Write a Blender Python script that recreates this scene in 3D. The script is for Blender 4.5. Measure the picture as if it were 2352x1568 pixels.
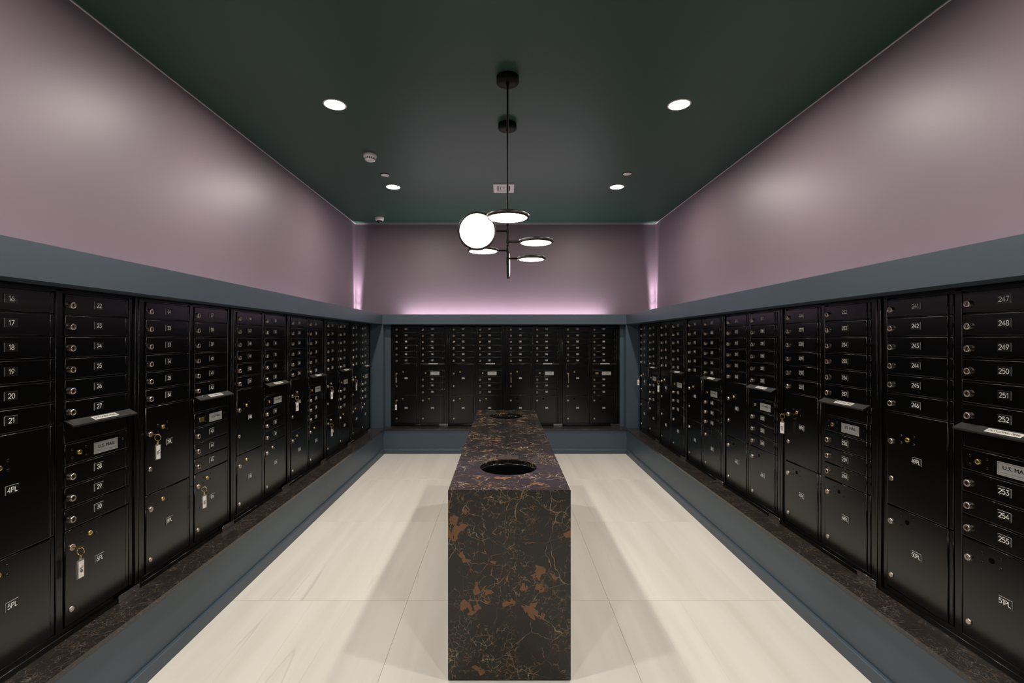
import bpy, math, random
from mathutils import Vector, Matrix

random.seed(7)
for o in list(bpy.data.objects):
    bpy.data.objects.remove(o, do_unlink=True)
S = bpy.context.scene
C = S.collection
PI = math.pi

# ------------------------------------------------------------------ camera
W, H = 2352, 1568
FPX = 1080.0                      # focal length in pixels
VPX, VPY = 1155.3, 779.6          # vanishing point of the room
CAMZ = 1.536
cam = bpy.data.cameras.new('camera')
cam.sensor_width = 36.0
cam.lens = FPX / W * 36.0
cam.shift_x = (W / 2 - VPX) / W
cam.shift_y = (VPY - H / 2) / W
cam.clip_start = 0.05
co = bpy.data.objects.new('camera', cam)
co.location = (0, 0, CAMZ)
co.rotation_euler = (PI / 2, 0, 0)
C.objects.link(co)
S.camera = co

# ------------------------------------------------------------------ world, exposure
wd = bpy.data.worlds.new('world')
S.world = wd
wd.use_nodes = True
wd.node_tree.nodes['Background'].inputs[0].default_value = (0.02, 0.02, 0.022, 1)
wd.node_tree.nodes['Background'].inputs[1].default_value = 0.0
S.view_settings.view_transform = 'Standard'
S.view_settings.look = 'None'
S.view_settings.exposure = 0.0
S.view_settings.gamma = 1.0
S.view_settings.use_curve_mapping = False

# light levels
DOWN_W = 27.5          # watts of each recessed downlight
DOWN_COL = (1.0, 0.93, 0.84)
DOWN_EMIT = 30.0
PEND_EMIT = 7.0        # pendant diffusers
LED_BACK = 190.0
LED_SIDE = 18.0
LED_COL = (1.0, 0.88, 0.97)
WEDGE_W = 110.0

# ------------------------------------------------------------------ materials
MATS = {}


def new_mat(name):
    m = bpy.data.materials.new(name)
    m.use_nodes = True
    nt = m.node_tree
    b = nt.nodes['Principled BSDF']
    MATS[name] = m
    return m, nt, b


def paint(name, col, rough=0.5, spec=0.5, metal=0.0, bump=0.0, bscale=200.0, vary=0.04, vscale=3.0):
    m, nt, b = new_mat(name)
    tc = nt.nodes.new('ShaderNodeTexCoord')
    n = nt.nodes.new('ShaderNodeTexNoise')
    n.inputs['Scale'].default_value = vscale
    n.inputs['Detail'].default_value = 4
    nt.links.new(tc.outputs['Object'], n.inputs['Vector'])
    mx = nt.nodes.new('ShaderNodeMix')
    mx.data_type = 'RGBA'
    mx.inputs['A'].default_value = (*[c * (1 - vary) for c in col], 1)
    mx.inputs['B'].default_value = (*[min(1, c * (1 + vary)) for c in col], 1)
    nt.links.new(n.outputs['Fac'], mx.inputs['Factor'])
    nt.links.new(mx.outputs['Result'], b.inputs['Base Color'])
    b.inputs['Roughness'].default_value = rough
    b.inputs['Specular IOR Level'].default_value = spec
    b.inputs['Metallic'].default_value = metal
    if bump:
        n2 = nt.nodes.new('ShaderNodeTexNoise')
        n2.inputs['Scale'].default_value = bscale
        n2.inputs['Detail'].default_value = 3
        nt.links.new(tc.outputs['Object'], n2.inputs['Vector'])
        bp = nt.nodes.new('ShaderNodeBump')
        bp.inputs['Strength'].default_value = bump
        bp.inputs['Distance'].default_value = 0.002
        nt.links.new(n2.outputs['Fac'], bp.inputs['Height'])
        nt.links.new(bp.outputs['Normal'], b.inputs['Normal'])
    return m


def emit(name, col, strength):
    m, nt, b = new_mat(name)
    b.inputs['Base Color'].default_value = (0.8, 0.8, 0.8, 1)
    b.inputs['Emission Color'].default_value = (*col, 1)
    b.inputs['Emission Strength'].default_value = strength
    return m


paint('ceiling_green', (0.0235, 0.062, 0.044), 0.48, 0.36, bump=0.05)
paint('wall_mauve', (0.172, 0.128, 0.156), 0.44, 0.42, bump=0.06)
paint('slate_blue', (0.051, 0.074, 0.097), 0.42, 0.45, bump=0.05)
paint('halo_white', (0.62, 0.56, 0.57), 0.5, 0.4)  # bright edge halo put into the colour of the ceiling strip
paint('black_enamel', (0.0006, 0.0006, 0.0006), 0.21, 0.55, bump=0.02, bscale=500, vary=0.1)
paint('black_void', (0.001, 0.001, 0.001), 0.7, 0.03)
paint('nickel', (0.62, 0.53, 0.47), 0.28, 0.5, metal=1.0, vary=0.08, vscale=200)
paint('nickel_dark', (0.20, 0.165, 0.14), 0.35, 0.5, metal=1.0)
paint('brass', (0.78, 0.54, 0.20), 0.28, 0.5, metal=1.0, vary=0.08, vscale=200)
paint('chrome', (0.72, 0.70, 0.68), 0.10, 0.5, metal=1.0, vary=0.03)
paint('plate_edge', (0.50, 0.50, 0.50), 0.35, 0.5)
paint('plate_face', (0.006, 0.006, 0.006), 0.3, 0.5)
paint('white_ink', (0.85, 0.85, 0.82), 0.5, 0.3)
paint('black_ink', (0.012, 0.012, 0.012), 0.6, 0.2)
paint('grey_ink', (0.10, 0.10, 0.10), 0.6, 0.2)
paint('silver_decal', (0.36, 0.35, 0.35), 0.45, 0.4)
paint('white_sticker', (0.50, 0.48, 0.45), 0.5, 0.3)
paint('tag_paper', (0.80, 0.76, 0.72), 0.55, 0.3)
paint('hood_metal', (0.006, 0.0055, 0.005), 0.48, 0.30, vary=0.3, vscale=60)
paint('bin_black', (0.004, 0.004, 0.004), 0.15, 0.5)
paint('bronze', (0.07, 0.042, 0.034), 0.4, 0.5, metal=0.3, vary=0.1, vscale=40)
paint('bronze_ink', (0.03, 0.018, 0.014), 0.5, 0.3)
paint('white_plastic', (0.72, 0.68, 0.66), 0.4, 0.4)
paint('dark_dome', (0.01, 0.01, 0.012), 0.08, 0.6)
paint('fixture_black', (0.004, 0.0037, 0.0037), 0.5, 0.10)
paint('fixture_bronze', (0.018, 0.012, 0.010), 0.40, 0.35)
paint('grout', (0.50, 0.46, 0.40), 0.8, 0.2)
emit('downlight_glow', DOWN_COL, DOWN_EMIT)
emit('diffuser_glow', (1.0, 0.93, 0.86), PEND_EMIT)
emit('led_glow', LED_COL, LED_SIDE)
emit('led_glow_bright', LED_COL, LED_BACK)

# clear acrylic for the key tags
m, nt, b = new_mat('clear_acrylic')
b.inputs['Base Color'].default_value = (0.95, 0.93, 0.92, 1)
b.inputs['Transmission Weight'].default_value = 0.85
b.inputs['Roughness'].default_value = 0.08
b.inputs['IOR'].default_value = 1.45


def floor_mat():
    m, nt, b = new_mat('floor_marble')
    N, L = nt.nodes.new, nt.links.new
    geo = N('ShaderNodeNewGeometry')
    oi = N('ShaderNodeObjectInfo')
    off = N('ShaderNodeCombineXYZ')
    mu = N('ShaderNodeMath'); mu.operation = 'MULTIPLY'; mu.inputs[1].default_value = 37.0
    L(oi.outputs['Random'], mu.inputs[0])
    L(mu.outputs[0], off.inputs[0]); L(mu.outputs[0], off.inputs[1])
    mp = N('ShaderNodeVectorMath'); mp.operation = 'MULTIPLY'
    mp.inputs[1].default_value = (4.2, 0.28, 1)
    L(geo.outputs['Position'], mp.inputs[0])
    ad = N('ShaderNodeVectorMath'); ad.operation = 'ADD'
    L(mp.outputs[0], ad.inputs[0]); L(off.outputs[0], ad.inputs[1])
    # broad cloudy streaks
    n1 = N('ShaderNodeTexNoise'); n1.inputs['Scale'].default_value = 1.6
    n1.inputs['Detail'].default_value = 5; n1.inputs['Distortion'].default_value = 0.4
    L(ad.outputs[0], n1.inputs['Vector'])
    r1 = N('ShaderNodeValToRGB')
    e = r1.color_ramp.elements
    e[0].position = 0.30; e[0].color = (0.64, 0.60, 0.54, 1)
    e[1].position = 0.62; e[1].color = (0.73, 0.695, 0.635, 1)
    L(n1.outputs['Fac'], r1.inputs[0])
    # thin grey veins
    n2 = N('ShaderNodeTexNoise'); n2.inputs['Scale'].default_value = 1.0
    n2.inputs['Detail'].default_value = 1.5
    mp2 = N('ShaderNodeVectorMath'); mp2.operation = 'MULTIPLY'
    mp2.inputs[1].default_value = (3.2, 0.13, 1)
    L(geo.outputs['Position'], mp2.inputs[0])
    ad2 = N('ShaderNodeVectorMath'); ad2.operation = 'ADD'
    L(mp2.outputs[0], ad2.inputs[0]); L(off.outputs[0], ad2.inputs[1])
    L(ad2.outputs[0], n2.inputs['Vector'])
    s = N('ShaderNodeMath'); s.operation = 'SUBTRACT'; s.inputs[1].default_value = 0.47
    L(n2.outputs['Fac'], s.inputs[0])
    a = N('ShaderNodeMath'); a.operation = 'ABSOLUTE'
    L(s.outputs[0], a.inputs[0])
    mr = N('ShaderNodeMapRange'); mr.inputs['From Min'].default_value = 0.0
    mr.inputs['From Max'].default_value = 0.0032
    mr.inputs['To Min'].default_value = 1.0; mr.inputs['To Max'].default_value = 0.0
    L(a.outputs[0], mr.inputs['Value'])
    n3 = N('ShaderNodeTexNoise'); n3.inputs['Scale'].default_value = 1.3
    L(geo.outputs['Position'], n3.inputs['Vector'])
    mr3 = N('ShaderNodeMapRange'); mr3.inputs['From Min'].default_value = 0.48
    mr3.inputs['From Max'].default_value = 0.62
    mr3.inputs['To Max'].default_value = 0.45
    L(n3.outputs['Fac'], mr3.inputs['Value'])
    mm = N('ShaderNodeMath'); mm.operation = 'MULTIPLY'
    L(mr.outputs[0], mm.inputs[0]); L(mr3.outputs[0], mm.inputs[1])
    mx = N('ShaderNodeMix'); mx.data_type = 'RGBA'
    L(mm.outputs[0], mx.inputs['Factor']); L(r1.outputs[0], mx.inputs['A'])
    mx.inputs['B'].default_value = (0.40, 0.37, 0.33, 1)
    L(mx.outputs['Result'], b.inputs['Base Color'])
    b.inputs['Roughness'].default_value = 0.42
    b.inputs['Specular IOR Level'].default_value = 0.4


floor_mat()


def marble(name, base, gold, white, scale, vein_amt, patch_amt, rough, stretch=(1, 1, 1), fine=1.0, zs=0.0, spec=0.5):
    """black marble with brecciated gold and white veins"""
    m, nt, b = new_mat(name)
    N, L = nt.nodes.new, nt.links.new

    def math_(op, a, bb=None, clamp=False):
        n = N('ShaderNodeMath'); n.operation = op; n.use_clamp = clamp
        for i, v in enumerate((a, bb)):
            if v is None:
                continue
            if isinstance(v, (int, float)):
                n.inputs[i].default_value = v
            else:
                L(v, n.inputs[i])
        return n.outputs[0]

    def ramp(v, a, bb, lo=0.0, hi=1.0):
        n = N('ShaderNodeMapRange')
        n.inputs['From Min'].default_value = a; n.inputs['From Max'].default_value = bb
        n.inputs['To Min'].default_value = lo; n.inputs['To Max'].default_value = hi
        L(v, n.inputs['Value'])
        return n.outputs[0]

    tc = N('ShaderNodeTexCoord')
    st = N('ShaderNodeVectorMath'); st.operation = 'MULTIPLY'
    st.inputs[1].default_value = stretch
    L(tc.outputs['Object'], st.inputs[0])
    P = st.outputs[0]

    def noise(vec, sc, det=3, out='Fac', rough_=0.55):
        n = N('ShaderNodeTexNoise'); n.inputs['Scale'].default_value = sc
        n.inputs['Detail'].default_value = det
        n.inputs['Roughness'].default_value = rough_
        L(vec, n.inputs['Vector'])
        return n.outputs[out]

    def warp(vec, sc, amt):
        c = noise(vec, sc, 3, 'Color')
        s = N('ShaderNodeVectorMath'); s.operation = 'SUBTRACT'; s.inputs[1].default_value = (.5, .5, .5)
        L(c, s.inputs[0])
        k = N('ShaderNodeVectorMath'); k.operation = 'SCALE'; k.inputs['Scale'].default_value = amt
        L(s.outputs[0], k.inputs[0])
        a = N('ShaderNodeVectorMath'); a.operation = 'ADD'
        L(vec, a.inputs[0]); L(k.outputs[0], a.inputs[1])
        return a.outputs[0]

    def vor(vec, sc, feat='DISTANCE_TO_EDGE', out='Distance'):
        n = N('ShaderNodeTexVoronoi'); n.feature = feat
        n.inputs['Scale'].default_value = sc
        L(vec, n.inputs['Vector'])
        return n.outputs[out]

    Wp = warp(P, 4.5 * scale, 0.10 / scale)
    Wj = warp(Wp, 16 * scale, 0.030 / scale)
    Wf = warp(Wj, 46 * scale, 0.018 / scale)
    # long cracks between the fragments
    e1 = vor(Wj, 6.0 * scale)
    wid = ramp(noise(P, 11 * scale), 0.40, 0.72, 0.003, 0.020)
    v1 = math_('SUBTRACT', 1.0, math_('DIVIDE', e1, wid), True)
    v1 = math_('MULTIPLY', v1, ramp(noise(Wj, 8 * scale), 0.40 + zs, 0.54 + zs))
    # breccia zones of finer veins
    zn = noise(warp(P, 3 * scale, .25 / scale), 3.6 * scale, 4)
    zone = ramp(zn, 0.45 + zs, 0.55 + zs * .4)
    e2 = vor(Wf, 17 * scale)
    wid2 = ramp(noise(P, 33 * scale), 0.36, 0.74, 0.006, 0.060)
    v2 = math_('MULTIPLY', math_('SUBTRACT', 1.0, math_('DIVIDE', e2, wid2), True), zone)
    v2 = math_('MULTIPLY', v2, ramp(noise(Wf, 24 * scale), 0.40, 0.56))
    e3 = vor(Wf, 44 * scale)
    zone3 = ramp(noise(warp(P, 5 * scale, .15 / scale), 4.6 * scale, 4), 0.47 + zs, 0.58 + zs * .4)
    v3 = math_('MULTIPLY', math_('SUBTRACT', 1.0, math_('DIVIDE', e3, 0.085), True), zone3)
    v3 = math_('MULTIPLY', v3, ramp(noise(Wf, 36 * scale), 0.44, 0.58))
    v3 = math_('MULTIPLY', v3, 0.9 * fine)
    # hairlines, long and straight
    st2 = N('ShaderNodeVectorMath'); st2.operation = 'MULTIPLY'; st2.inputs[1].default_value = (1.0, 1.0, 0.35)
    L(P, st2.inputs[0])
    e4 = vor(st2.outputs[0], 9 * scale)
    v4 = math_('SUBTRACT', 1.0, math_('DIVIDE', e4, 0.006), True)
    v4 = math_('MULTIPLY', v4, ramp(noise(P, 7 * scale), 0.42, 0.60, 0.0, 0.40))
    vein = math_('MAXIMUM', math_('MAXIMUM', v1, v2), math_('MAXIMUM', v3, v4))
    vein = math_('MULTIPLY', vein, vein_amt, True)
    # angular ochre patches where fragments meet
    sep = N('ShaderNodeSeparateColor')
    L(vor(Wp, 21 * scale, 'F1', 'Color'), sep.inputs[0])
    pm = math_('GREATER_THAN', sep.outputs[0], 1.0 - patch_amt)
    pm = math_('MULTIPLY', pm, math_('LESS_THAN', e1, 0.085))
    pm = math_('MULTIPLY', pm, math_('GREATER_THAN', noise(Wp, 4.4 * scale, 1), 0.50))
    pm = math_('MULTIPLY', pm, math_('GREATER_THAN', noise(Wf, 26 * scale, 2), 0.43))
    # colours
    bn = noise(P, 14 * scale, 5)
    bc = N('ShaderNodeMix'); bc.data_type = 'RGBA'
    bc.inputs['A'].default_value = (*[x * 0.7 for x in base], 1)
    bc.inputs['B'].default_value = (*[x * 1.35 for x in base], 1)
    L(bn, bc.inputs['Factor'])
    vc = N('ShaderNodeMix'); vc.data_type = 'RGBA'
    vc.inputs['A'].default_value = (*gold, 1)
    vc.inputs['B'].default_value = (*white, 1)
    L(ramp(noise(Wp, 16 * scale), 0.40, 0.66), vc.inputs['Factor'])
    c1 = N('ShaderNodeMix'); c1.data_type = 'RGBA'
    L(vein, c1.inputs['Factor']); L(bc.outputs['Result'], c1.inputs['A']); L(vc.outputs['Result'], c1.inputs['B'])
    pc = N('ShaderNodeMix'); pc.data_type = 'RGBA'
    pc.inputs['A'].default_value = (*[g * 0.55 for g in gold], 1)
    pc.inputs['B'].default_value = (*[g * 1.0 for g in gold], 1)
    L(noise(Wf, 25 * scale), pc.inputs['Factor'])
    c2 = N('ShaderNodeMix'); c2.data_type = 'RGBA'
    L(pm, c2.inputs['Factor']); L(c1.outputs['Result'], c2.inputs['A']); L(pc.outputs['Result'], c2.inputs['B'])
    L(c2.outputs['Result'], b.inputs['Base Color'])
    b.inputs['Roughness'].default_value = rough
    b.inputs['Specular IOR Level'].default_value = spec


marble('gold_marble', (0.0125, 0.0108, 0.0095), (0.235, 0.105, 0.040), (0.40, 0.31, 0.22), 1.0, 0.85, 0.42, 0.14)
marble('gold_marble_top', (0.0125, 0.0108, 0.0100), (0.26, 0.125, 0.048), (0.50, 0.40, 0.29), 1.3, 1.15, 0.10, 0.16,
       stretch=(0.85, 0.8, 1.0), zs=0.05, spec=0.42)
marble('ledge_marble', (0.020, 0.0175, 0.0155), (0.15, 0.10, 0.06), (0.20, 0.17, 0.145), 2.1, 0.75, 0.0, 0.20,
       stretch=(1, 1, 1), fine=1.0)


# ------------------------------------------------------------------ mesh building
class MB:
    def __init__(self):
        self.v, self.f, self.m, self.s = [], [], [], []

    def add(self, vs, fs, mat=0, smooth=False):
        b = len(self.v)
        self.v += [tuple(p) for p in vs]
        for f in fs:
            self.f.append([i + b for i in f]); self.m.append(mat); self.s.append(smooth)

    def box(self, x0, x1, y0, y1, z0, z1, mat=0):
        vs = [(x0, y0, z0), (x1, y0, z0), (x1, y1, z0), (x0, y1, z0),
              (x0, y0, z1), (x1, y0, z1), (x1, y1, z1), (x0, y1, z1)]
        fs = [(0, 3, 2, 1), (4, 5, 6, 7), (0, 1, 5, 4), (1, 2, 6, 5), (2, 3, 7, 6), (3, 0, 4, 7)]
        self.add(vs, fs, mat)

    def panel(self, x0, x1, z0, z1, yb, yf, c=0.002, mat=0):
        """plate standing in the XZ plane, back at yb, chamfered front at yf (yf < yb)"""
        rings = [(0.0, yb), (0.0, yf + c), (c * .13, yf + c * .5), (c * .5, yf + c * .13), (c, yf)]
        vs = []
        for i, y in rings:
            vs += [(x0 + i, y, z0 + i), (x1 - i, y, z0 + i), (x1 - i, y, z1 - i), (x0 + i, y, z1 - i)]
        self.add(vs, [], mat)
        base = len(self.v) - len(vs)
        for k in range(len(rings) - 1):
            for j in range(4):
                self.f.append([base + 4 * k + j, base + 4 * k + (j + 1) % 4, base + 4 * k + 4 + (j + 1) % 4, base + 4 * k + 4 + j])
                self.m.append(mat); self.s.append(k in (1, 2, 3))
        self.f.append([base + 16 + j for j in range(4)]); self.m.append(mat); self.s.append(False)

    def lathe(self, prof, n=24, axis='Z', c=(0, 0, 0), mats=None, cap0=True, cap1=True, smooth=True):
        """prof: list of (radius, height)"""
        rings = []
        base = len(self.v)
        for r, h in prof:
            for k in range(n):
                a = 2 * PI * k / n
                u, w = r * math.cos(a), r * math.sin(a)
                if axis == 'Z':
                    p = (c[0] + u, c[1] + w, c[2] + h)
                elif axis == 'Y':
                    p = (c[0] + u, c[1] + h, c[2] - w)
                else:
                    p = (c[0] + h, c[1] + u, c[2] + w)
                self.v.append(p)
        for i in range(len(prof) - 1):
            mm = mats[i] if mats else 0
            for k in range(n):
                k2 = (k + 1) % n
                self.f.append([base + i * n + k, base + i * n + k2, base + (i + 1) * n + k2, base + (i + 1) * n + k])
                self.m.append(mm); self.s.append(smooth)
        if cap0:
            self.f.append([base + k for k in range(n)][::-1]); self.m.append(mats[0] if mats else 0); self.s.append(False)
        if cap1:
            e = base + (len(prof) - 1) * n
            self.f.append([e + k for k in range(n)]); self.m.append(mats[-1] if mats else 0); self.s.append(False)

    def tube(self, p0, p1, r, n=12, mat=0):
        p0, p1 = Vector(p0), Vector(p1)
        d = (p1 - p0).normalized()
        a = d.orthogonal().normalized(); bb = d.cross(a)
        vs = []
        for p in (p0, p1):
            for k in range(n):
                t = 2 * PI * k / n
                vs.append(p + r * (math.cos(t) * a + math.sin(t) * bb))
        fs = [(k, (k + 1) % n, n + (k + 1) % n, n + k) for k in range(n)]
        self.add(vs, fs, mat, True)
        self.add(vs[:n], [tuple(range(n))[::-1]], mat)
        self.add(vs[n:], [tuple(range(n))], mat)

    def torus(self, c, R, r, axis='X', N=20, n=8, mat=0):
        vs = []
        for i in range(N):
            a = 2 * PI * i / N
            for k in range(n):
                t = 2 * PI * k / n
                u = (R + r * math.cos(t)) * math.cos(a); w = (R + r * math.cos(t)) * math.sin(a); h = r * math.sin(t)
                vs.append({'X': (c[0] + h, c[1] + u, c[2] + w), 'Y': (c[0] + u, c[1] + h, c[2] + w),
                           'Z': (c[0] + u, c[1] + w, c[2] + h)}[axis])
        fs = []
        for i in range(N):
            for k in range(n):
                fs.append((i * n + k, ((i + 1) % N) * n + k, ((i + 1) % N) * n + (k + 1) % n, i * n + (k + 1) % n))
        self.add(vs, fs, mat, True)

    def mesh(self, name, *mats):
        me = bpy.data.meshes.new(name)
        me.from_pydata(self.v, [], self.f)
        for x in mats:
            me.materials.append(MATS[x])
        me.polygons.foreach_set('material_index', self.m)
        me.polygons.foreach_set('use_smooth', self.s)
        me.update()
        return me


def put(name, me, parent=None, loc=(0, 0, 0), rot=(0, 0, 0)):
    o = bpy.data.objects.new(name, me)
    o.location = loc; o.rotation_euler = rot
    if parent is not None:
        o.parent = parent
    C.objects.link(o)
    return o


def thing(name, label, cat, loc=(0, 0, 0), rotz=0.0, group=None):
    o = put(name, None, None, loc, (0, 0, rotz))
    o.empty_display_size = 0.05
    tag(o, label, cat, group)
    return o


def tag(o, label, cat, group=None):
    o['label'] = label; o['category'] = cat
    if group:
        o['group'] = group
    return o


def struct(name, mb, *mats, parent=None):
    o = put(name, mb.mesh(name, *mats), parent)
    if parent is None:
        o['kind'] = 'structure'
    return o


def boxo(name, mat, *ext):
    b = MB(); b.box(*ext)
    return struct(name, b, mat)


# ------------------------------------------------------------------ lettering
def arc(cx, cy, rx, ry, a0, a1, n=10):
    return [(cx + rx * math.cos(math.radians(a0 + (a1 - a0) * i / n)),
             cy + ry * math.sin(math.radians(a0 + (a1 - a0) * i / n))) for i in range(n + 1)]


GLYPH = {
    '0': [arc(.30, .5, .25, .46, 90, 450, 16)],
    '1': [[(.08, .74), (.30, .96), (.30, .03)]],
    '2': [arc(.30, .69, .25, .27, 165, -25, 10) + [(.05, .04), (.57, .04)]],
    '3': [[(.07, .96), (.53, .96), (.27, .60)] + arc(.28, .32, .27, .29, 85, -150, 10)],
    '4': [[(.42, .03), (.42, .96), (.03, .30), (.60, .30)]],
    '5': [[(.52, .96), (.14, .96), (.08, .53)] + arc(.29, .33, .27, .30, 130, -150, 10)],
    '6': [arc(.30, .31, .25, .28, 90, 450, 14), [(.09, .46), (.42, .97)]],
    '7': [[(.04, .96), (.56, .96), (.20, .03)]],
    '8': [arc(.30, .27, .25, .24, 90, 450, 14), arc(.30, .74, .20, .22, 90, 450, 12)],
    '9': [arc(.30, .69, .25, .28, 90, 450, 14), [(.51, .54), (.18, .03)]],
    'P': [[(.08, .03), (.08, .96), (.30, .96)] + arc(.30, .71, .24, .25, 90, -90, 8) + [(.08, .46)]],
    'L': [[(.08, .97), (.08, .04), (.50, .04)]],
}


def strokes(mb, text, cx, cz, h, y, w=0.13, mat=0, adv=0.66):
    """stroke lettering in the XZ plane at depth y, centred on (cx, cz), height h"""
    adv_l = [0.48 if ch == '1' else adv for ch in text]
    tot = sum(adv_l) - (adv - 0.60)
    x = cx - tot * h / 2
    for ch, ad in zip(text, adv_l):
        for pl in GLYPH[ch]:
            closed = (abs(pl[0][0] - pl[-1][0]) < 1e-6 and abs(pl[0][1] - pl[-1][1]) < 1e-6)
            pts = [Vector((p[0], p[1])) for p in pl]
            n = len(pts)
            lft, rgt = [], []
            for i in range(n):
                if closed:
                    a = pts[i - 1] if i > 0 else pts[n - 2]
                    b_ = pts[i + 1] if i < n - 1 else pts[1]
                else:
                    a = pts[max(0, i - 1)]; b_ = pts[min(n - 1, i + 1)]
                d1 = (pts[i] - a); d2 = (b_ - pts[i])
                d1 = d1.normalized() if d1.length > 1e-9 else d2.normalized()
                d2 = d2.normalized() if d2.length > 1e-9 else d1
                t = d1 + d2
                t = t.normalized() if t.length > 1e-6 else d1
                nn = Vector((-t.y, t.x))
                dn = Vector((-d1.y, d1.x))
                k = min(1.8, 1.0 / max(0.3, nn.dot(dn)))
                lft.append(pts[i] + nn * w / 2 * k); rgt.append(pts[i] - nn * w / 2 * k)
            vs = [(x + p.x * h, y, cz + (p.y - .5) * h) for p in lft + rgt]
            fs = [(i, n + i, n + i + 1, i + 1) for i in range(n - 1)]
            mb.add(vs, fs, mat)
        x += ad * h


_font_cache = {}


def font_geo(text, size, bold=0.0):
    key = (text, size, bold)
    if key not in _font_cache:
        cu = bpy.data.curves.new('lettering', 'FONT')
        cu.body = text; cu.size = size; cu.align_x = 'CENTER'; cu.align_y = 'CENTER'
        cu.resolution_u = 2; cu.offset = bold
        o = bpy.data.objects.new('lettering', cu)
        C.objects.link(o)
        dg = bpy.context.evaluated_depsgraph_get()
        me = o.evaluated_get(dg).to_mesh()
        vs = [tuple(v.co) for v in me.vertices]; fs = [list(p.vertices) for p in me.polygons]
        o.evaluated_get(dg).to_mesh_clear()
        bpy.data.objects.remove(o, do_unlink=True)
        bpy.data.curves.remove(cu)
        _font_cache[key] = (vs, fs)
    return _font_cache[key]


def font(mb, text, size, fn, mat=0, bold=0.0):
    vs, fs = font_geo(text, size)
    for du in ((-bold, 0.0, bold) if bold else (0.0,)):
        mb.add([fn(v[0] + du, v[1]) for v in vs], fs, mat)


# ------------------------------------------------------------------ room shell
CEIL = CAMZ + 1.7007
XL, XR, YB, YR = -2.166, 2.238, 6.905, -2.4        # upper walls, rear wall
BL, BR, BB = -1.631, 1.672, 6.365                  # bulkhead faces
ML, MR, MBK = -1.764, 1.8187, 6.514                 # mailbox planes
SOF, BTOP = 1.743, 1.876                           # soffit and top of the bulkhead
LED = 0.339                                        # top of the stone ledge
WL, WR, WB = -1.610, 1.668, 6.335                  # low walls under the ledge

fb = MB(); fb.box(XL, XR, YR, YB, -0.06, -0.002)
floor = struct('floor', fb, 'grout')
xs = [-1.78, -0.562, 0.622, 1.83]
ys = [YR, 0.371 - 1.2, 0.371, 1.571, 2.771, 3.967, 5.173, 6.37]
g = 0.0011
for i in range(3):
    for j in range(len(ys) - 1):
        t = MB()
        x0, x1, y0, y1 = xs[i] + g, xs[i + 1] - g, ys[j] + g, ys[j + 1] - g
        c = 0.0008
        t.add([(x0, y0, -0.010), (x1, y0, -0.010), (x1, y1, -0.010), (x0, y1, -0.010),
               (x0, y0, -c), (x1, y0, -c), (x1, y1, -c), (x0, y1, -c),
               (x0 + c, y0 + c, 0), (x1 - c, y0 + c, 0), (x1 - c, y1 - c, 0), (x0 + c, y1 - c, 0)],
              [(0, 1, 5, 4), (1, 2, 6, 5), (2, 3, 7, 6), (3, 0, 4, 7),
               (4, 5, 9, 8), (5, 6, 10, 9), (6, 7, 11, 10), (7, 4, 8, 11), (8, 9, 10, 11)])
        put('floor_tile', t.mesh('floor_tile', 'floor_marble'), floor)

boxo('ceiling', 'ceiling_green', XL - .1, XR + .1, YR - .1, YB + .1, CEIL, CEIL + 0.1)
boxo('wall_left', 'wall_mauve', XL - .1, XL, YR, YB, -.06, CEIL)
boxo('wall_right', 'wall_mauve', XR, XR + .1, YR, YB, -.06, CEIL)
boxo('wall_back', 'wall_mauve', XL - .1, XR + .1, YB, YB + .1, -.06, CEIL)
boxo('wall_rear', 'slate_blue', XL - .1, XR + .1, YR - .1, YR, -.06, CEIL)

# bulkhead around three sides: slab with an upstand that hides the cove light
tn = [0]


def trim(mat, *ext):
    tn[0] += 1
    return boxo('trim_%d' % tn[0], mat, *ext)


LIPW = 0.02


def bulk(pts):
    tn[0] += 1
    b = MB()
    for e in pts:
        b.box(*e)
    return struct('trim_%d' % tn[0], b, 'slate_blue')


bulk([(XL, BL, YR, YB, SOF, 1.838), (BL - LIPW, BL, YR, BB + LIPW, 1.838, BTOP)])
bulk([(BR, XR, YR, YB, SOF, 1.838), (BR, BR + LIPW, YR, BB + LIPW, 1.838, BTOP)])
bulk([(BL, BR, BB, YB, SOF, 1.838), (BL, BR, BB, BB + LIPW, 1.838, BTOP)])
# low walls
trim('slate_blue', XL, WL, YR, YB, -.01, LED - .020)
trim('slate_blue', WR, XR, YR, YB, -.01, LED - .020)
trim('slate_blue', WL, WR, WB, YB, -.01, LED - .020)
# corner columns and fillers beside the mailbox runs
trim('slate_blue', XL, -1.625, 6.370, YB, LED, SOF)
trim('slate_blue', 1.668, XR, 6.370, YB, LED, SOF)
trim('slate_blue', -1.625, -1.5505, 6.500, YB, LED, SOF)
trim('slate_blue', 1.6135, 1.668, 6.500, YB, LED, SOF)
trim('slate_blue', XL, ML - .03, 6.210, 6.370, LED, SOF)
trim('slate_blue', MR + .02, XR, 6.218, 6.370, LED, SOF)
trim('slate_blue', XL, ML, YR, 1.460, LED, SOF)
trim('slate_blue', MR, XR, YR, 1.470, LED, SOF)


# baseboards: 20 mm thick, eased top
def baseboard(name, kind):
    b = MB()
    h, t, e = 0.067, 0.018, 0.004
    prof = [(0, 0), (t, 0), (t, h - e), (t - e, h), (0, h)]
    if kind == 'left':
        P = lambda d, z, s: (WL + d, [YR, WB - d][s], z)
    elif kind == 'right':
        P = lambda d, z, s: (WR - d, [YR, WB - d][s], z)
    else:
        P = lambda d, z, s: ([WL + d, WR - d][s], WB - d, z)
    vs = [P(d, z, 0) for d, z in prof] + [P(d, z, 1) for d, z in prof]
    n = len(prof)
    fs = [(i, (i + 1) % n, n + (i + 1) % n, n + i) for i in range(n)]
    b.add(vs, fs)
    return struct(name, b, 'slate_blue')


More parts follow.
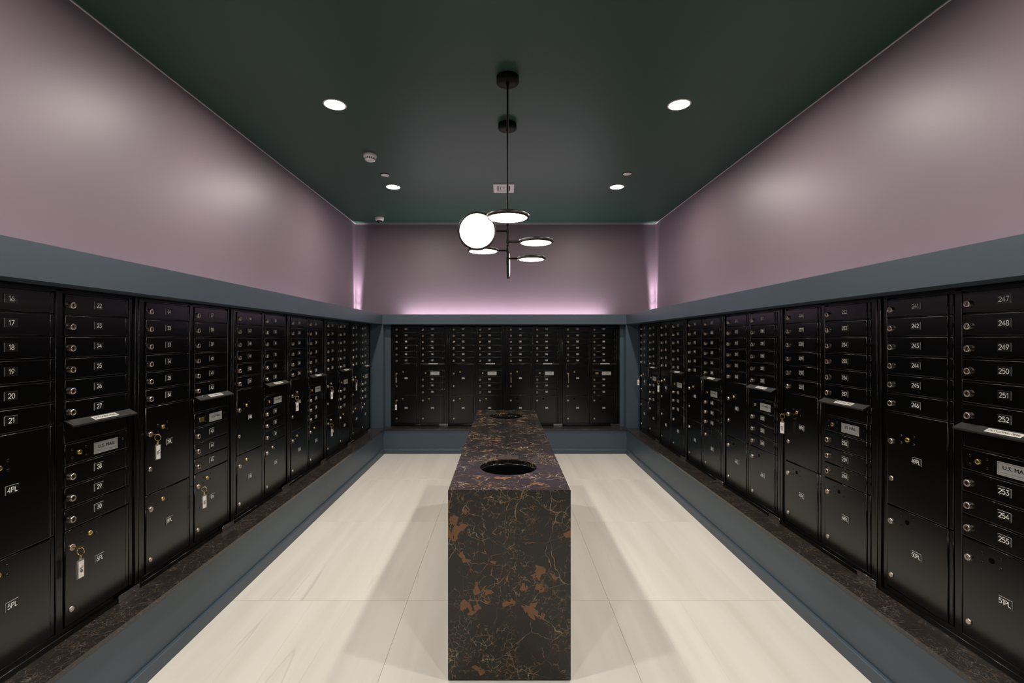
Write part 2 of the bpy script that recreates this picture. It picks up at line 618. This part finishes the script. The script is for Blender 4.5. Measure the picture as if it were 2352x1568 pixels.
baseboard('baseboard_left', 'left')
baseboard('baseboard_right', 'right')
baseboard('baseboard_back', 'back')

# added pale strip imitating a bright halo along the ceiling line
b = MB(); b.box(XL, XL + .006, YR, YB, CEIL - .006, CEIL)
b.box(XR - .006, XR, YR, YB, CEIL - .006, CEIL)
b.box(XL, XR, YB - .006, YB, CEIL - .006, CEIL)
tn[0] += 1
struct('trim_%d' % tn[0], b, 'halo_white')


# stone ledge, mitred in the corners
def ledge(name, label, quad):
    b = MB()
    c = 0.0025
    z0, z1 = LED - .020, LED
    vs = [(p[0], p[1], z0) for p in quad] + [(p[0], p[1], z1) for p in quad]
    b.add(vs, [(3, 2, 1, 0), (4, 5, 6, 7), (0, 1, 5, 4), (1, 2, 6, 5), (2, 3, 7, 6), (3, 0, 4, 7)])
    return tag(put(name, b.mesh(name, 'ledge_marble')), label, 'ledge')


EL, ER, EB = -1.596, 1.655, 6.318
ledge('stone_ledge', 'dark veined stone ledge below the mailboxes on the left wall',
      [(EL, YR), (EL, EB), (-1.90, EB + .30), (-1.90, YR)])
ledge('stone_ledge', 'dark veined stone ledge below the mailboxes on the right wall',
      [(ER, EB), (ER, YR), (1.94, YR), (1.94, EB + .285)])
ledge('stone_ledge', 'dark veined stone ledge below the mailboxes on the far end wall',
      [(EL, EB), (ER, EB), (ER + .28, EB + .28), (EL - .28, EB + .28)])

# ------------------------------------------------------------------ mailbox units
MW, MH = 0.790, SOF - 0.001 - LED
PITCH = 0.0868
ZT = 1.384                               # top of the first row, above the ledge
Z6 = ZT - 6 * PITCH                      # under six rows
Z11 = Z6 - 5 * PITCH
DW = 0.3226
DX = (0.052, 0.4156)

# frame shared by all units
b = MB()
b.box(0.001, MW - .001, 0, 0.36, 0, MH)
for x0, x1, yf in ((0.002, 0.021, -.016), (0.021, 0.047, -.008), (MW - .021, MW - .002, -.016), (MW - .047, MW - .021, -.008),
                   (0.380, 0.410, -.009)):
    b.panel(x0, x1, 0.0 if yf < -.01 else .040, MH - .004, 0, yf, .002)
b.panel(0.021, MW - .021, 0.0, 0.041, 0, -.008, .002)
b.panel(0.021, MW - .021, 0.0, 0.022, 0, -.018, .0025)
b.panel(0.021, MW - .021, ZT + .004, MH - .001, 0, -.009, .002)
ME_FRAME = b.mesh('mailbox_frame', 'black_enamel')

HINGE = 0.018


def door_mesh(h, name, screws=None):
    b = MB()
    gp = 0.0025
    b.panel(0, DW - HINGE - .002, gp, h - gp, 0, -.013, .0030)
    b.panel(DW - HINGE, DW, gp, h - gp, 0, -.0095, .0026)
    for sx, sz in (screws or []):
        b.lathe([(.0052, -.0128), (.0052, -.0142), (.0034, -.0150)], 10, 'Y', (sx, 0, h + sz), cap0=False)
        b.lathe([(.0022, -.01505), (.0016, -.01507)], 6, 'Y', (sx, 0, h + sz), mats=[1], cap0=False)
    return b.mesh(name, 'black_enamel', 'black_void')


ME_DOOR = door_mesh(PITCH, 'mailbox_door')
H_TALL, H_LOW = 5 * PITCH, Z11 - 0.043
scr = [(-.034, .014), (-.034, -.020), (.032, .020), (.032, -.014)]
ME_TALL = door_mesh(H_TALL, 'parcel_door_tall', [(.114 + a, -.114 + c) for a, c in scr])
ME_LOW = door_mesh(H_LOW, 'parcel_door', [(.111 + a, -.050 + c) for a, c in scr])
ME_SLOT = door_mesh(PITCH, 'outgoing_panel')
ME_POSTAL = door_mesh(PITCH, 'postal_panel',
                      [(.031, -.027), (.031, -.060), (.095, -.027), (.095, -.060), (.284, -.036)])

# tenant lock: barrel, ring, recessed plug with a keyhole
b = MB()
b.lathe([(.0132, 0), (.0132, -.0085), (.0122, -.0110), (.0100, -.0115), (.0086, -.0097), (.0080, -.0090)], 20, 'Y',
        mats=[0, 0, 0, 1, 1], cap0=False)
b.box(-.0011, .0011, -.0095, -.0089, -.005, .005, 2)
ME_LOCK = b.mesh('cam_lock', 'nickel', 'nickel_dark', 'black_void')
b = MB()
b.lathe([(.0130, 0), (.0130, -.006), (.0115, -.0080)], 20, 'Y', cap0=False)
b.box(-.0011, .0011, -.0085, -.0078, -.004, .004, 1)
ME_PLOCK = b.mesh('parcel_lock', 'nickel', 'black_void')
b = MB()
b.lathe([(.0115, 0), (.0115, -.003), (.0085, -.0048)], 20, 'Y', cap0=False)
ME_CAP = b.mesh('lock_cap', 'nickel')
b = MB()
b.lathe([(.0098, 0), (.0098, -.0045), (.0082, -.0060), (.0040, -.0055)], 16, 'Y', cap0=False)
b.box(-.0045, .0045, -.0063, -.0054, -.0009, .0009, 1)
ME_BRASS = b.mesh('brass_lock', 'brass', 'black_void')
b = MB()
b.lathe([(.0105, 0), (.0105, -.0006), (.0095, -.0008)], 14, 'Y', cap0=False)
ME_HOLE = b.mesh('lock_hole', 'black_void')
b = MB()
b.panel(-.021, .021, -.013, .013, 0, -.002, .0008)
ME_BTAG = b.mesh('brass_tag', 'brass')

# hood over the outgoing slot
b = MB()
x0, x1 = -.004, DW + .003
b.add([(x0, 0, .010), (x1, 0, .010), (x1 + .0, -.038, -.010), (x0, -.038, -.010),
       (x0, 0, .004), (x1, 0, .004), (x1, -.036, -.017), (x0, -.036, -.017)],
      [(3, 2, 1, 0), (4, 5, 6, 7), (2, 3, 7, 6), (0, 4, 7, 3), (1, 2, 6, 5), (0, 1, 5, 4)])
ME_HOOD = b.mesh('outgoing_hood', 'hood_metal')
# its sticker lies on the slope
sl = Vector((0, -.038, -.020)).normalized()
nr = Vector((0, -.020, .038)).normalized()


def on_hood(u, v, lift):
    p = Vector((0.170 + u, -.019, 0.0)) - sl * v + nr * lift
    return tuple(p)


b = MB()
vs = [on_hood(u, v, l) for l in (0.0002, 0.0009) for u, v in ((-.062, -.0115), (.062, -.0115), (.062, .0125), (-.062, .0125))]
b.add(vs, [(4, 5, 6, 7), (0, 1, 5, 4), (1, 2, 6, 5), (2, 3, 7, 6), (3, 0, 4, 7)])
font(b, 'OUTGOING MAIL', 0.0150, lambda u, v: on_hood(u * .93, v * 1.05 + .0004, .0013), 1, 0.00025)
ME_STICK = b.mesh('hood_sticker', 'white_sticker', 'black_ink')

# postal plaque
b = MB()
b.panel(-.0615, .0615, -.0245, .0245, 0, -.0022, .0008, 0)
for x0, x1, z0, z1 in ((-.0575, .0575, .0198, .0208), (-.0575, .0575, -.0208, -.0198),
                       (-.0575, -.0565, -.0208, .0208), (.0565, .0575, -.0208, .0208)):
    b.add([(x0, -.0026, z0), (x1, -.0026, z0), (x1, -.0026, z1), (x0, -.0026, z1)], [(0, 1, 2, 3)], 2)
font(b, 'U.S. MAIL', 0.0205, lambda u, v: (u * 1.02, -.0026, v + .0045), 1, 0.00045)
font(b, 'APPROVED BY THE POSTMASTER GENERAL', 0.0052, lambda u, v: (u * 1.02, -.0026, v - .0135), 2)
ME_USPS = b.mesh('postal_plaque', 'silver_decal', 'black_ink', 'grey_ink')

# mirror cover plate at the foot of each joint
b = MB()
b.panel(-.061, .061, 0.001, 0.033, 0, -.004, .001)
ME_COVER = b.mesh('cover_plate', 'chrome')


def number_plate(text):
    b = MB()
    w, h, t = .0230, .0158, .0024
    b.box(-w, w, -t, 0, -h, h, 0)
    b.add([(-w, -t - .0003, -h), (w, -t - .0003, -h), (w, -t - .0003, h), (-w, -t - .0003, h)], [(0, 1, 2, 3)], 1)
    strokes(b, text, 0, 0, .0188, -t - .0007, 0.125, 2, 0.66 if len(text) < 4 else 0.60)
    return b.mesh('number_plate', 'plate_edge', 'plate_face', 'white_ink')


LOCKX, PLX = .0262, .1555
key_spots = []
ORD = ['nearest', 'second', 'third', 'fourth', 'fifth', 'farthest']


def mailbox(n0, p0, loc, rotz, label, group, tall_brass=True, low_brass=True, usps='brass'):
    r = thing('mailbox_unit', label, 'mailboxes', loc, rotz, group)
    put('frame', ME_FRAME, r)

    def tenant(x, ztop, num):
        d = put('door', ME_DOOR, r, (x, 0, ztop - PITCH))
        put('lock', ME_LOCK, d, (LOCKX, -.013, PITCH / 2 - .005))
        put('number_plate', number_plate(str(num)), d, (PLX, -.013, PITCH / 2 + .003))

    def parcel(x, ztop, pl, tall, brass):
        hh = H_TALL if tall else H_LOW
        d = put('parcel_door', ME_TALL if tall else ME_LOW, r, (x, 0, ztop - hh))
        if tall:
            zb, zl, zn, zc = .114, .137, .200, .310
        else:
            zb, zl, zn, zc = .050, .075, .177, .325
        bx = .114 if tall else .111
        if brass:
            put('brass_lock', ME_BRASS, d, (bx, -.013, hh - zb))
        else:
            put('lock_hole', ME_HOLE, d, (bx, -.013, hh - zb))
        put('lock', ME_PLOCK, d, (LOCKX, -.013, hh - zl))
        put('lock_cap', ME_CAP, d, (LOCKX, -.013, hh - zc))
        put('number_plate', number_plate('%dPL' % pl), d, (PLX + .004, -.013, hh - zn))
        q = Matrix.Translation(loc) @ Matrix.Rotation(rotz, 4, 'Z') @ Vector((x + LOCKX, -.0220, ztop - zl))
        key_spots.append((pl, q, rotz))

    for i in range(6):
        tenant(DX[0], ZT - i * PITCH, n0 + i)
        tenant(DX[1], ZT - i * PITCH, n0 + 6 + i)
    parcel(DX[0], Z6, p0, True, tall_brass)
    parcel(DX[0], Z11, p0 + 1, False, low_brass)
    hd = put('outgoing_hood', ME_HOOD, r, (DX[1], -.011, Z6))
    put('hood_sticker', ME_STICK, hd)
    put('outgoing_panel', ME_SLOT, r, (DX[1], 0.004, Z6 - PITCH))
    pp = put('postal_panel', ME_POSTAL, r, (DX[1], 0, Z6 - 2 * PITCH))
    put('postal_plaque', ME_USPS, pp, (.193, -.013, PITCH / 2 - .003))
    if usps == 'tag':
        put('brass_tag', ME_BTAG, pp, (.0625, -.013, PITCH / 2))
    else:
        put('brass_lock', ME_BRASS, pp, (.0625, -.013, PITCH / 2))
    for i in range(3):
        tenant(DX[1], Z6 - (2 + i) * PITCH, n0 + 12 + i)
    parcel(DX[1], Z11, p0 + 2, False, low_brass)
    put('cover_plate', ME_COVER, r, (MW - .062, -.0185, 0))
    return r


POS6 = ['cut by picture edge', 'second from near end', 'third from near end',
        'fourth from near end', 'fifth from near end', 'in far left corner']
for i in range(6):
    mailbox(16 + 15 * i, 4 + 3 * i, (ML, 2.255 - MW + i * MW, LED), PI / 2,
            'black metal mailbox unit numbered %d to %d on left wall, %s' % (16 + 15 * i, 30 + 15 * i, POS6[i]),
            'mailbox units on the left wall', True, True, 'tag' if i == 1 else 'brass')
POSB = ['leftmost of four', 'second from left', 'third from left', 'rightmost of four']
for i in range(4):
    mailbox(106 + 15 * i, 22 + 3 * i, (-1.549 + i * MW, MBK, LED), 0.0,
            'black metal mailbox unit numbered %d to %d on far end wall, %s' % (106 + 15 * i, 120 + 15 * i, POSB[i]),
            'mailbox units on the far end wall', True, i < 2, 'tag' if i == 3 else 'brass')
POSR = ['in far right corner', 'second from far corner', 'third from far corner',
        'fourth from far corner', 'fifth from far corner', 'cut by picture edge']
for i in range(6):
    mailbox(166 + 15 * i, 34 + 3 * i, (MR, 6.214 - i * MW, LED), -PI / 2,
            'black metal mailbox unit numbered %d to %d on right wall, %s' % (166 + 15 * i, 180 + 15 * i, POSR[i]),
            'mailbox units on the right wall', True, False, 'brass')

# ------------------------------------------------------------------ keys left in the parcel locks
b = MB()
b.box(-.0045, .0045, -.0155, 0.0, -.0011, .0011)
b.lathe([(.011, -.0011), (.0115, 0), (.011, .0011)], 16, 'Z', (0, -.0250, 0))
ME_KEY = b.mesh('key', 'brass')
b = MB(); b.torus((0, -.0290, -.0155), .0150, .0012, 'X')
ME_RING = b.mesh('key_ring', 'brass')
b = MB()
for k in range(3):
    b.torus((0, -.0290, -.0335 - .0055 * k), .0036, .0008, 'X' if k % 2 else 'Y', 10, 6)
ME_CHAIN = b.mesh('tag_chain', 'brass')
b = MB()
b.panel(-.0140, .0140, -.0790, -.0050, .0028, -.0028, .0012)
b.box(-.0055, .0055, -.0016, .0016, -.0052, .0020)
ME_TAG = b.mesh('key_tag', 'clear_acrylic')


def key_text(text):
    b = MB()
    b.box(-.0112, .0112, -.0034, -.0029, -.0760, -.0090, 0)
    tmp = MB()
    strokes(tmp, text, 0, 0, .0135, 0, .15, 1)
    b.add([(-v[2], -.0038, v[0] - .0425) for v in tmp.v], tmp.f, 1)
    return b.mesh('tag_paper', 'tag_paper', 'black_ink')


KEYS = {6: -4, 7: -9, 9: -16, 13: -28, 16: -34, 17: -8, 19: -4, 22: 82, 23: 12, 28: 80, 31: 80, 34: -44, 37: -25, 46: -27}
WHERE = {'l': 'left wall', 'b': 'far end wall', 'r': 'right wall'}
for pl, q, rz in key_spots:
    if pl in KEYS:
        side = 'l' if pl < 22 else ('b' if pl < 34 else 'r')
        kt = thing('key_set', 'brass key with clear plastic tag hanging from parcel locker %dPL on %s' % (pl, WHERE[side]),
                   'keys', tuple(q), rz, 'keys left in the parcel lockers')
        put('key', ME_KEY, kt)
        put('key_ring', ME_RING, kt)
        put('tag_chain', ME_CHAIN, kt)
        tg = put('key_tag', ME_TAG, kt, (0, -.029, -.045), (0, 0, math.radians(KEYS[pl] if side != 'r' else -KEYS[pl])))
        put('tag_paper', key_text('%dPL' % pl), tg)

# ------------------------------------------------------------------ marble counter with two waste openings
CX0, CX1, CY0, CY1, CZ = -0.2475, 0.3050, 2.116, 4.545, 0.858
HX, HR = 0.0288, 0.1505
HY = (2.504, 4.180)
isl = thing('waste_counter', 'long black marble counter with gold veins and two round waste openings', 'counter', (0, 0, 0))
b = MB()
zb = 0.006
e = 0.0015
# sides with a fine eased edge at the top
lo = [(CX0, CY0), (CX1, CY0), (CX1, CY1), (CX0, CY1)]
ins = [(CX0 + e, CY0 + e), (CX1 - e, CY0 + e), (CX1 - e, CY1 - e), (CX0 + e, CY1 - e)]
b.add([(x, y, zb) for x, y in lo] + [(x, y, CZ - e) for x, y in lo] + [(x, y, CZ) for x, y in ins],
      [(0, 1, 5, 4), (1, 2, 6, 5), (2, 3, 7, 6), (3, 0, 4, 7),
       (4, 5, 9, 8), (5, 6, 10, 9), (6, 7, 11, 10), (7, 4, 8, 11)])
ym = (HY[0] + HY[1]) / 2
NS = 72
for hy, ya, yb in ((HY[0], CY0 + e, ym), (HY[1], ym, CY1 - e)):
    xa, xb = CX0 + e, CX1 - e
    angs = sorted([2 * PI * k / NS for k in range(NS)] +
                  [math.atan2(yy - hy, xx - HX) % (2 * PI) for xx in (xa, xb) for yy in (ya, yb)])
    inn, out, low = [], [], []
    for a in angs:
        ca, sa = math.cos(a), math.sin(a)
        tx = ((xb - HX) / ca) if ca > 1e-9 else (((xa - HX) / ca) if ca < -1e-9 else 1e9)
        ty = ((yb - hy) / sa) if sa > 1e-9 else (((ya - hy) / sa) if sa < -1e-9 else 1e9)
        t = min(tx, ty)
        out.append((HX + t * ca, hy + t * sa, CZ))
        inn.append((HX + HR * ca, hy + HR * sa, CZ))
        low.append((HX + HR * ca, hy + HR * sa, CZ - .020))
    n = len(angs)
    b.add(inn + out, [(k, n + k, n + (k + 1) % n, (k + 1) % n) for k in range(n)], 1)
    b.add(inn + low, [(k, (k + 1) % n, n + (k + 1) % n, n + k) for k in range(n)], 1)
put('counter_body', b.mesh('counter_body', 'gold_marble', 'gold_marble_top'), isl)
b = MB(); b.box(CX0 + .007, CX1 - .007, CY0 + .007, CY1 - .007, 0.0, .0055)
put('plinth', b.mesh('plinth', 'black_void'), isl)
for hy in HY:
    b = MB()
    b.lathe([(HR + .004, CZ - .0205), (HR - .004, CZ - .0205), (HR - .006, CZ - .026), (HR - .008, CZ - .045), (HR - .012, .10), (0.02, .095)],
            48, 'Z', (HX, hy, 0), cap0=False)
    put('waste_bin', b.mesh('waste_bin', 'bin_black'), isl)
b = MB()
b.box(-.0275, .0890, 2.667, 2.745, CZ, CZ + .0020, 0)
font(b, 'RECYCLE', 0.019, lambda u, v: (.0308 + u, 2.706 + v, CZ + .0023), 1)
put('plaque', b.mesh('plaque', 'bronze', 'bronze_ink'), isl)['label'] = 'small brown metal plaque behind the front opening'


# ------------------------------------------------------------------ ceiling: downlights, detectors, vent
def downlight(x, y, label, lit=True):
    t = thing('downlight', label, 'downlight', (x, y, CEIL), 0, 'recessed ceiling downlights')
    b = MB()
    b.lathe([(.082, 0), (.082, -.003), (.078, -.005), (.072, -.004), (.068, .0)], 40, 'Z', cap0=False, cap1=False)
    put('trim_ring', b.mesh('trim_ring', 'white_plastic'), t)
    b = MB()
    b.lathe([(.070, -.0035), (.0695, -.0042)], 40, 'Z', cap0=False)
    put('lens', b.mesh('lens', 'downlight_glow'), t)
    l = bpy.data.lights.new('downlight_lamp', 'AREA')
    l.energy = DOWN_W; l.color = DOWN_COL
    l.shape = 'DISK'; l.size = 0.138
    put('lamp', l, t, (0, 0, -.006))
    return t


downlight(-1.2175, 3.404, 'round lit downlight in green ceiling, larger one on the left')
downlight(1.2755, 3.404, 'round lit downlight in green ceiling, larger one on the right')
downlight(-1.224, 5.239, 'round lit downlight in green ceiling, small far one on the left')
downlight(1.269, 5.239, 'round lit downlight in green ceiling, small far one on the right')
downlight(-1.2175, 1.569, 'round lit downlight above the near end of the left mailboxes')
downlight(1.2755, 1.569, 'round lit downlight above the near end of the right mailboxes')
downlight(-1.2175, -0.266, 'round lit downlight behind the viewpoint on the left')
downlight(1.2755, -0.266, 'round lit downlight behind the viewpoint on the right')

# smoke detector
sd = thing('smoke_detector', 'white domed smoke detector on the ceiling left of the pendants', 'detector', (-1.223, 4.326, CEIL))
b = MB()
b.lathe([(.058, 0), (.060, -.004), (.060, -.018), (.057, -.026), (.050, -.034)], 40, 'Z', cap0=False, cap1=False)
put('base', b.mesh('base', 'white_plastic'), sd)
b = MB()
b.lathe([(.048, -.032), (.041, -.050)], 40, 'Z', cap0=False, cap1=False)
put('sensor_gap', b.mesh('sensor_gap', 'black_void'), sd)
b = MB()
for k in range(16):
    a = 2 * PI * k / 16
    ca, sa = math.cos(a), math.sin(a)
    px, py = -sa, ca
    w = .0028
    vs = []
    for r_, z_ in ((.0505, -.033), (.0435, -.0505)):
        for s_ in (-w, w):
            vs.append((r_ * ca + px * s_, r_ * sa + py * s_, z_))
    for r_, z_ in ((.0465, -.033), (.0395, -.0505)):
        for s_ in (-w, w):
            vs.append((r_ * ca + px * s_, r_ * sa + py * s_, z_))
    b.add(vs, [(0, 1, 3, 2), (4, 6, 7, 5), (0, 2, 6, 4), (1, 5, 7, 3)])
b.lathe([(.0485, -.0405), (.0478, -.0425)], 40, 'Z', cap0=False, cap1=False)
b.lathe([(.0445, -.0495), (.0435, -.052), (.036, -.058), (.022, -.061), (.006, -.062)], 40, 'Z', cap0=False)
put('cage', b.mesh('cage', 'white_plastic'), sd)


def cap(x, y, label):
    t = thing('sprinkler_cap', label, 'sprinkler', (x, y, CEIL), 0, 'concealed sprinkler caps')
    b = MB(); b.lathe([(.045, 0), (.045, -.002), (.040, -.0035)], 32, 'Z', cap0=False)
    put('recess_ring', b.mesh('recess_ring', 'black_void'), t)
    b = MB(); b.lathe([(.040, -.004), (.042, -.005), (.042, -.0065), (.040, -.0075), (.02, -.0082)], 32, 'Z', cap0=True)
    put('cover', b.mesh('cover', 'white_plastic'), t)


cap(-1.217, 4.851, 'flat white round sprinkler cap beside the far left downlight')
cap(1.273, 4.816, 'flat white round sprinkler cap beside the far right downlight')

# air vent
vt = thing('air_vent', 'white square air vent on the ceiling behind the pendant rod', 'vent', (0.008, 5.268, CEIL))
w, d = .115, .143
b = MB()
z0, z1 = -.012, 0.0
iw, idp = .070, .092
for x0, x1, y0, y1 in ((-w, w, -d, -idp), (-w, w, idp, d), (-w, -iw, -idp, idp), (iw, w, -idp, idp)):
    b.box(x0, x1, y0, y1, z0, z1)
put('vent_frame', b.mesh('vent_frame', 'white_plastic'), vt)
b = MB(); b.box(-iw, iw, -idp, idp, -.002, 0)
put('duct_opening', b.mesh('duct_opening', 'black_void'), vt)
for s, k in ((.058, 0), (.034, 1)):
    b = MB()
    sy = s * 1.32
    t = .017 if k == 0 else .03
    for x0, x1, y0, y1 in ((-s, s, -sy, -sy + t), (-s, s, sy - t, sy), (-s, -s + t, -sy + t, sy - t), (s - t, s, -sy + t, sy - t)):
        b.box(x0, x1, y0, y1, -.011, -.0025)
    put('vent_vane', b.mesh('vent_vane', 'white_plastic'), vt)

# dome camera
dc = thing('dome_camera', 'white security camera with dark dome in the far left ceiling corner', 'camera', (-1.724, 6.56, CEIL))
b = MB()
b.lathe([(.062, 0), (.0635, -.006), (.060, -.026), (.052, -.042), (.044, -.047), (.040, -.044)], 36, 'Z', cap0=False, cap1=False)
put('housing', b.mesh('housing', 'white_plastic'), dc)
b = MB()
b.lathe([(.0405 * math.cos(a), -.044 - .038 * math.sin(a)) for a in [i * PI / 2 / 8 * .98 for i in range(9)]], 32, 'Z', cap0=False)
put('dome', b.mesh('dome', 'dark_dome'), dc)


# ------------------------------------------------------------------ pendants
def disc(root, c, D, normal, arm_from, label=None):
    """light disc: black rim, glowing diffuser facing 'normal'; stub arm from the rod"""
    R = D / 2
    n = Vector(normal).normalized()
    rot = Vector((0, 0, -1)).rotation_difference(n).to_euler()
    b = MB()
    b.lathe([(R - .010, .0105), (R - .003, .0110), (R, .0080), (R, -.0080), (R - .0015, -.0105), (R - .0115, -.0105), (R - .0125, -.0060)],
            64, 'Z', cap0=True, cap1=False)
    sh = put('shade', b.mesh('shade', 'fixture_bronze'), root, c, rot)
    b = MB()
    b.lathe([(R - .0120, -.0070), (R - .0135, -.0092), (R - .023, -.0098)], 64, 'Z', cap0=False)
    put('diffuser', b.mesh('diffuser', 'diffuser_glow'), sh)
    if arm_from is not None:
        p0 = Vector(arm_from); v = (Vector(c) - p0)
        L_ = v.length
        p1 = p0 + v * ((L_ - R + .004) / L_)
        b = MB(); b.tube(p0, p1, .0068, 12)
        b.tube(p0 - Vector((0, 0, .012)), p0 + Vector((0, 0, .012)), .0085, 12)
        put('arm', b.mesh('arm', 'fixture_black'), root)


def pendant(x, y, label, zbot):
    t = thing('pendant_light', label, 'pendant', (x, y, CEIL), 0)
    b = MB()
    b.lathe([(.0715, 0), (.0725, -.003), (.0725, -.038), (.0700, -.0415), (.012, -.0420)], 48, 'Z', cap0=False)
    put('canopy', b.mesh('canopy', 'fixture_black'), t)
    b = MB()
    b.tube((0, 0, -.041), (0, 0, zbot - CEIL), .0062, 14)
    b.lathe([(.012, -.0415), (.012, -.052), (.0062, -.058)], 16, 'Z', cap0=False, cap1=False)
    b.lathe([(.0062, zbot - CEIL + .004), (.0075, zbot - CEIL + .002), (.0075, zbot - CEIL - .006), (.004, zbot - CEIL - .008)], 14, 'Z')
    put('rod', b.mesh('rod', 'fixture_black'), t)
    return t


def zz(h):
    return CAMZ + h - CEIL


PN = pendant(0.0300, 3.047, 'black rod pendant of three glowing discs, nearer one with the vertical round disc facing out', CAMZ + .612)
disc(PN, (0, -0.185, zz(.748)), .2597, (0, 0, -1), (0, 0, zz(.748)))
disc(PN, (-.1975, 0, zz(.7025)), .249, (0, -1, 0), (0, 0, zz(.7025)))
disc(PN, (.184, 0, zz(.634)), .2246, (0, 0, -1), (0, 0, zz(.634)))
PF = pendant(0.0345, 3.715, 'black rod pendant hanging just behind the first, with lower discs and one edge on', CAMZ + .600)
disc(PF, (-.191, 0, zz(.704)), .246, (0, 0, -1), (0, 0, zz(.704)))
disc(PF, (.191, 0, zz(.640)), .2226, (0, 0, -1), (0, 0, zz(.640)))
disc(PF, (.010, .185, zz(.617)), .2226, (1, -.045, 0), (0, 0, zz(.617)))


# ------------------------------------------------------------------ cove lighting
def led(label, x0, x1, y0, y1, glow):
    t = MB()
    z = 1.838
    t.box(x0, x1, y0, y1, z, z + .006, 0)
    t.add([(x0 + .001, y0 + .001, z + .0065), (x1 - .001, y0 + .001, z + .0065), (x1 - .001, y1 - .001, z + .0065), (x0 + .001, y1 - .001, z + .0065)],
          [(0, 1, 2, 3)], 1)
    return tag(put('led_strip', t.mesh('led_strip', 'white_plastic', glow)), label, 'light strip', None)


led('pink light strip hidden in the cove along the left wall', XL + .13, XL + .145, YR + .2, 5.75, 'led_glow')
led('pink light strip hidden in the cove along the right wall', XR - .145, XR - .13, YR + .2, 5.75, 'led_glow')
led('pink light strip hidden in the cove along the far end wall', -1.45, 1.50, YB - .115, YB - .10, 'led_glow_bright')


def add_wedge_light(x, y, label):  # made-up uplight, its lamps aimed to form the corner's wedge of light
    t = thing('added_wedge_spot', label, 'added spotlight', (x, y, 1.838))
    b = MB(); b.lathe([(.025, 0), (.025, .015), (.018, .018), (.016, .014)], 24, 'Z', cap0=False, cap1=False)
    put('housing', b.mesh('wedge_spot_housing', 'white_plastic'), t)
    b = MB(); b.lathe([(.017, .010), (.015, .0105)], 24, 'Z', cap0=False)
    put('lens', b.mesh('wedge_spot_lens', 'led_glow'), t)
    sx = 1.0 if x > 0 else -1.0
    for aim, half, watts in ((0.16, 34, 0.05), (0.34, 22, 0.13), (0.62, 14, 0.50), (1.0, 10.5, 1.3)):
        l = bpy.data.lights.new('wedge_lamp', 'SPOT')
        l.energy = WEDGE_W * watts; l.color = LED_COL
        l.spot_size = math.radians(2 * half); l.spot_blend = 1.0; l.shadow_soft_size = .006
        lo = put('lamp', l, t, (0, 0, .022))
        lo.rotation_euler = Vector((sx * .08, .08, aim)).to_track_quat('-Z', 'Y').to_euler()


add_wedge_light(XL + .08, YB - .08, 'small added uplight shaping the light wedge in the far left corner of the cove')
add_wedge_light(XR - .08, YB - .08, 'small added uplight shaping the light wedge in the far right corner of the cove')
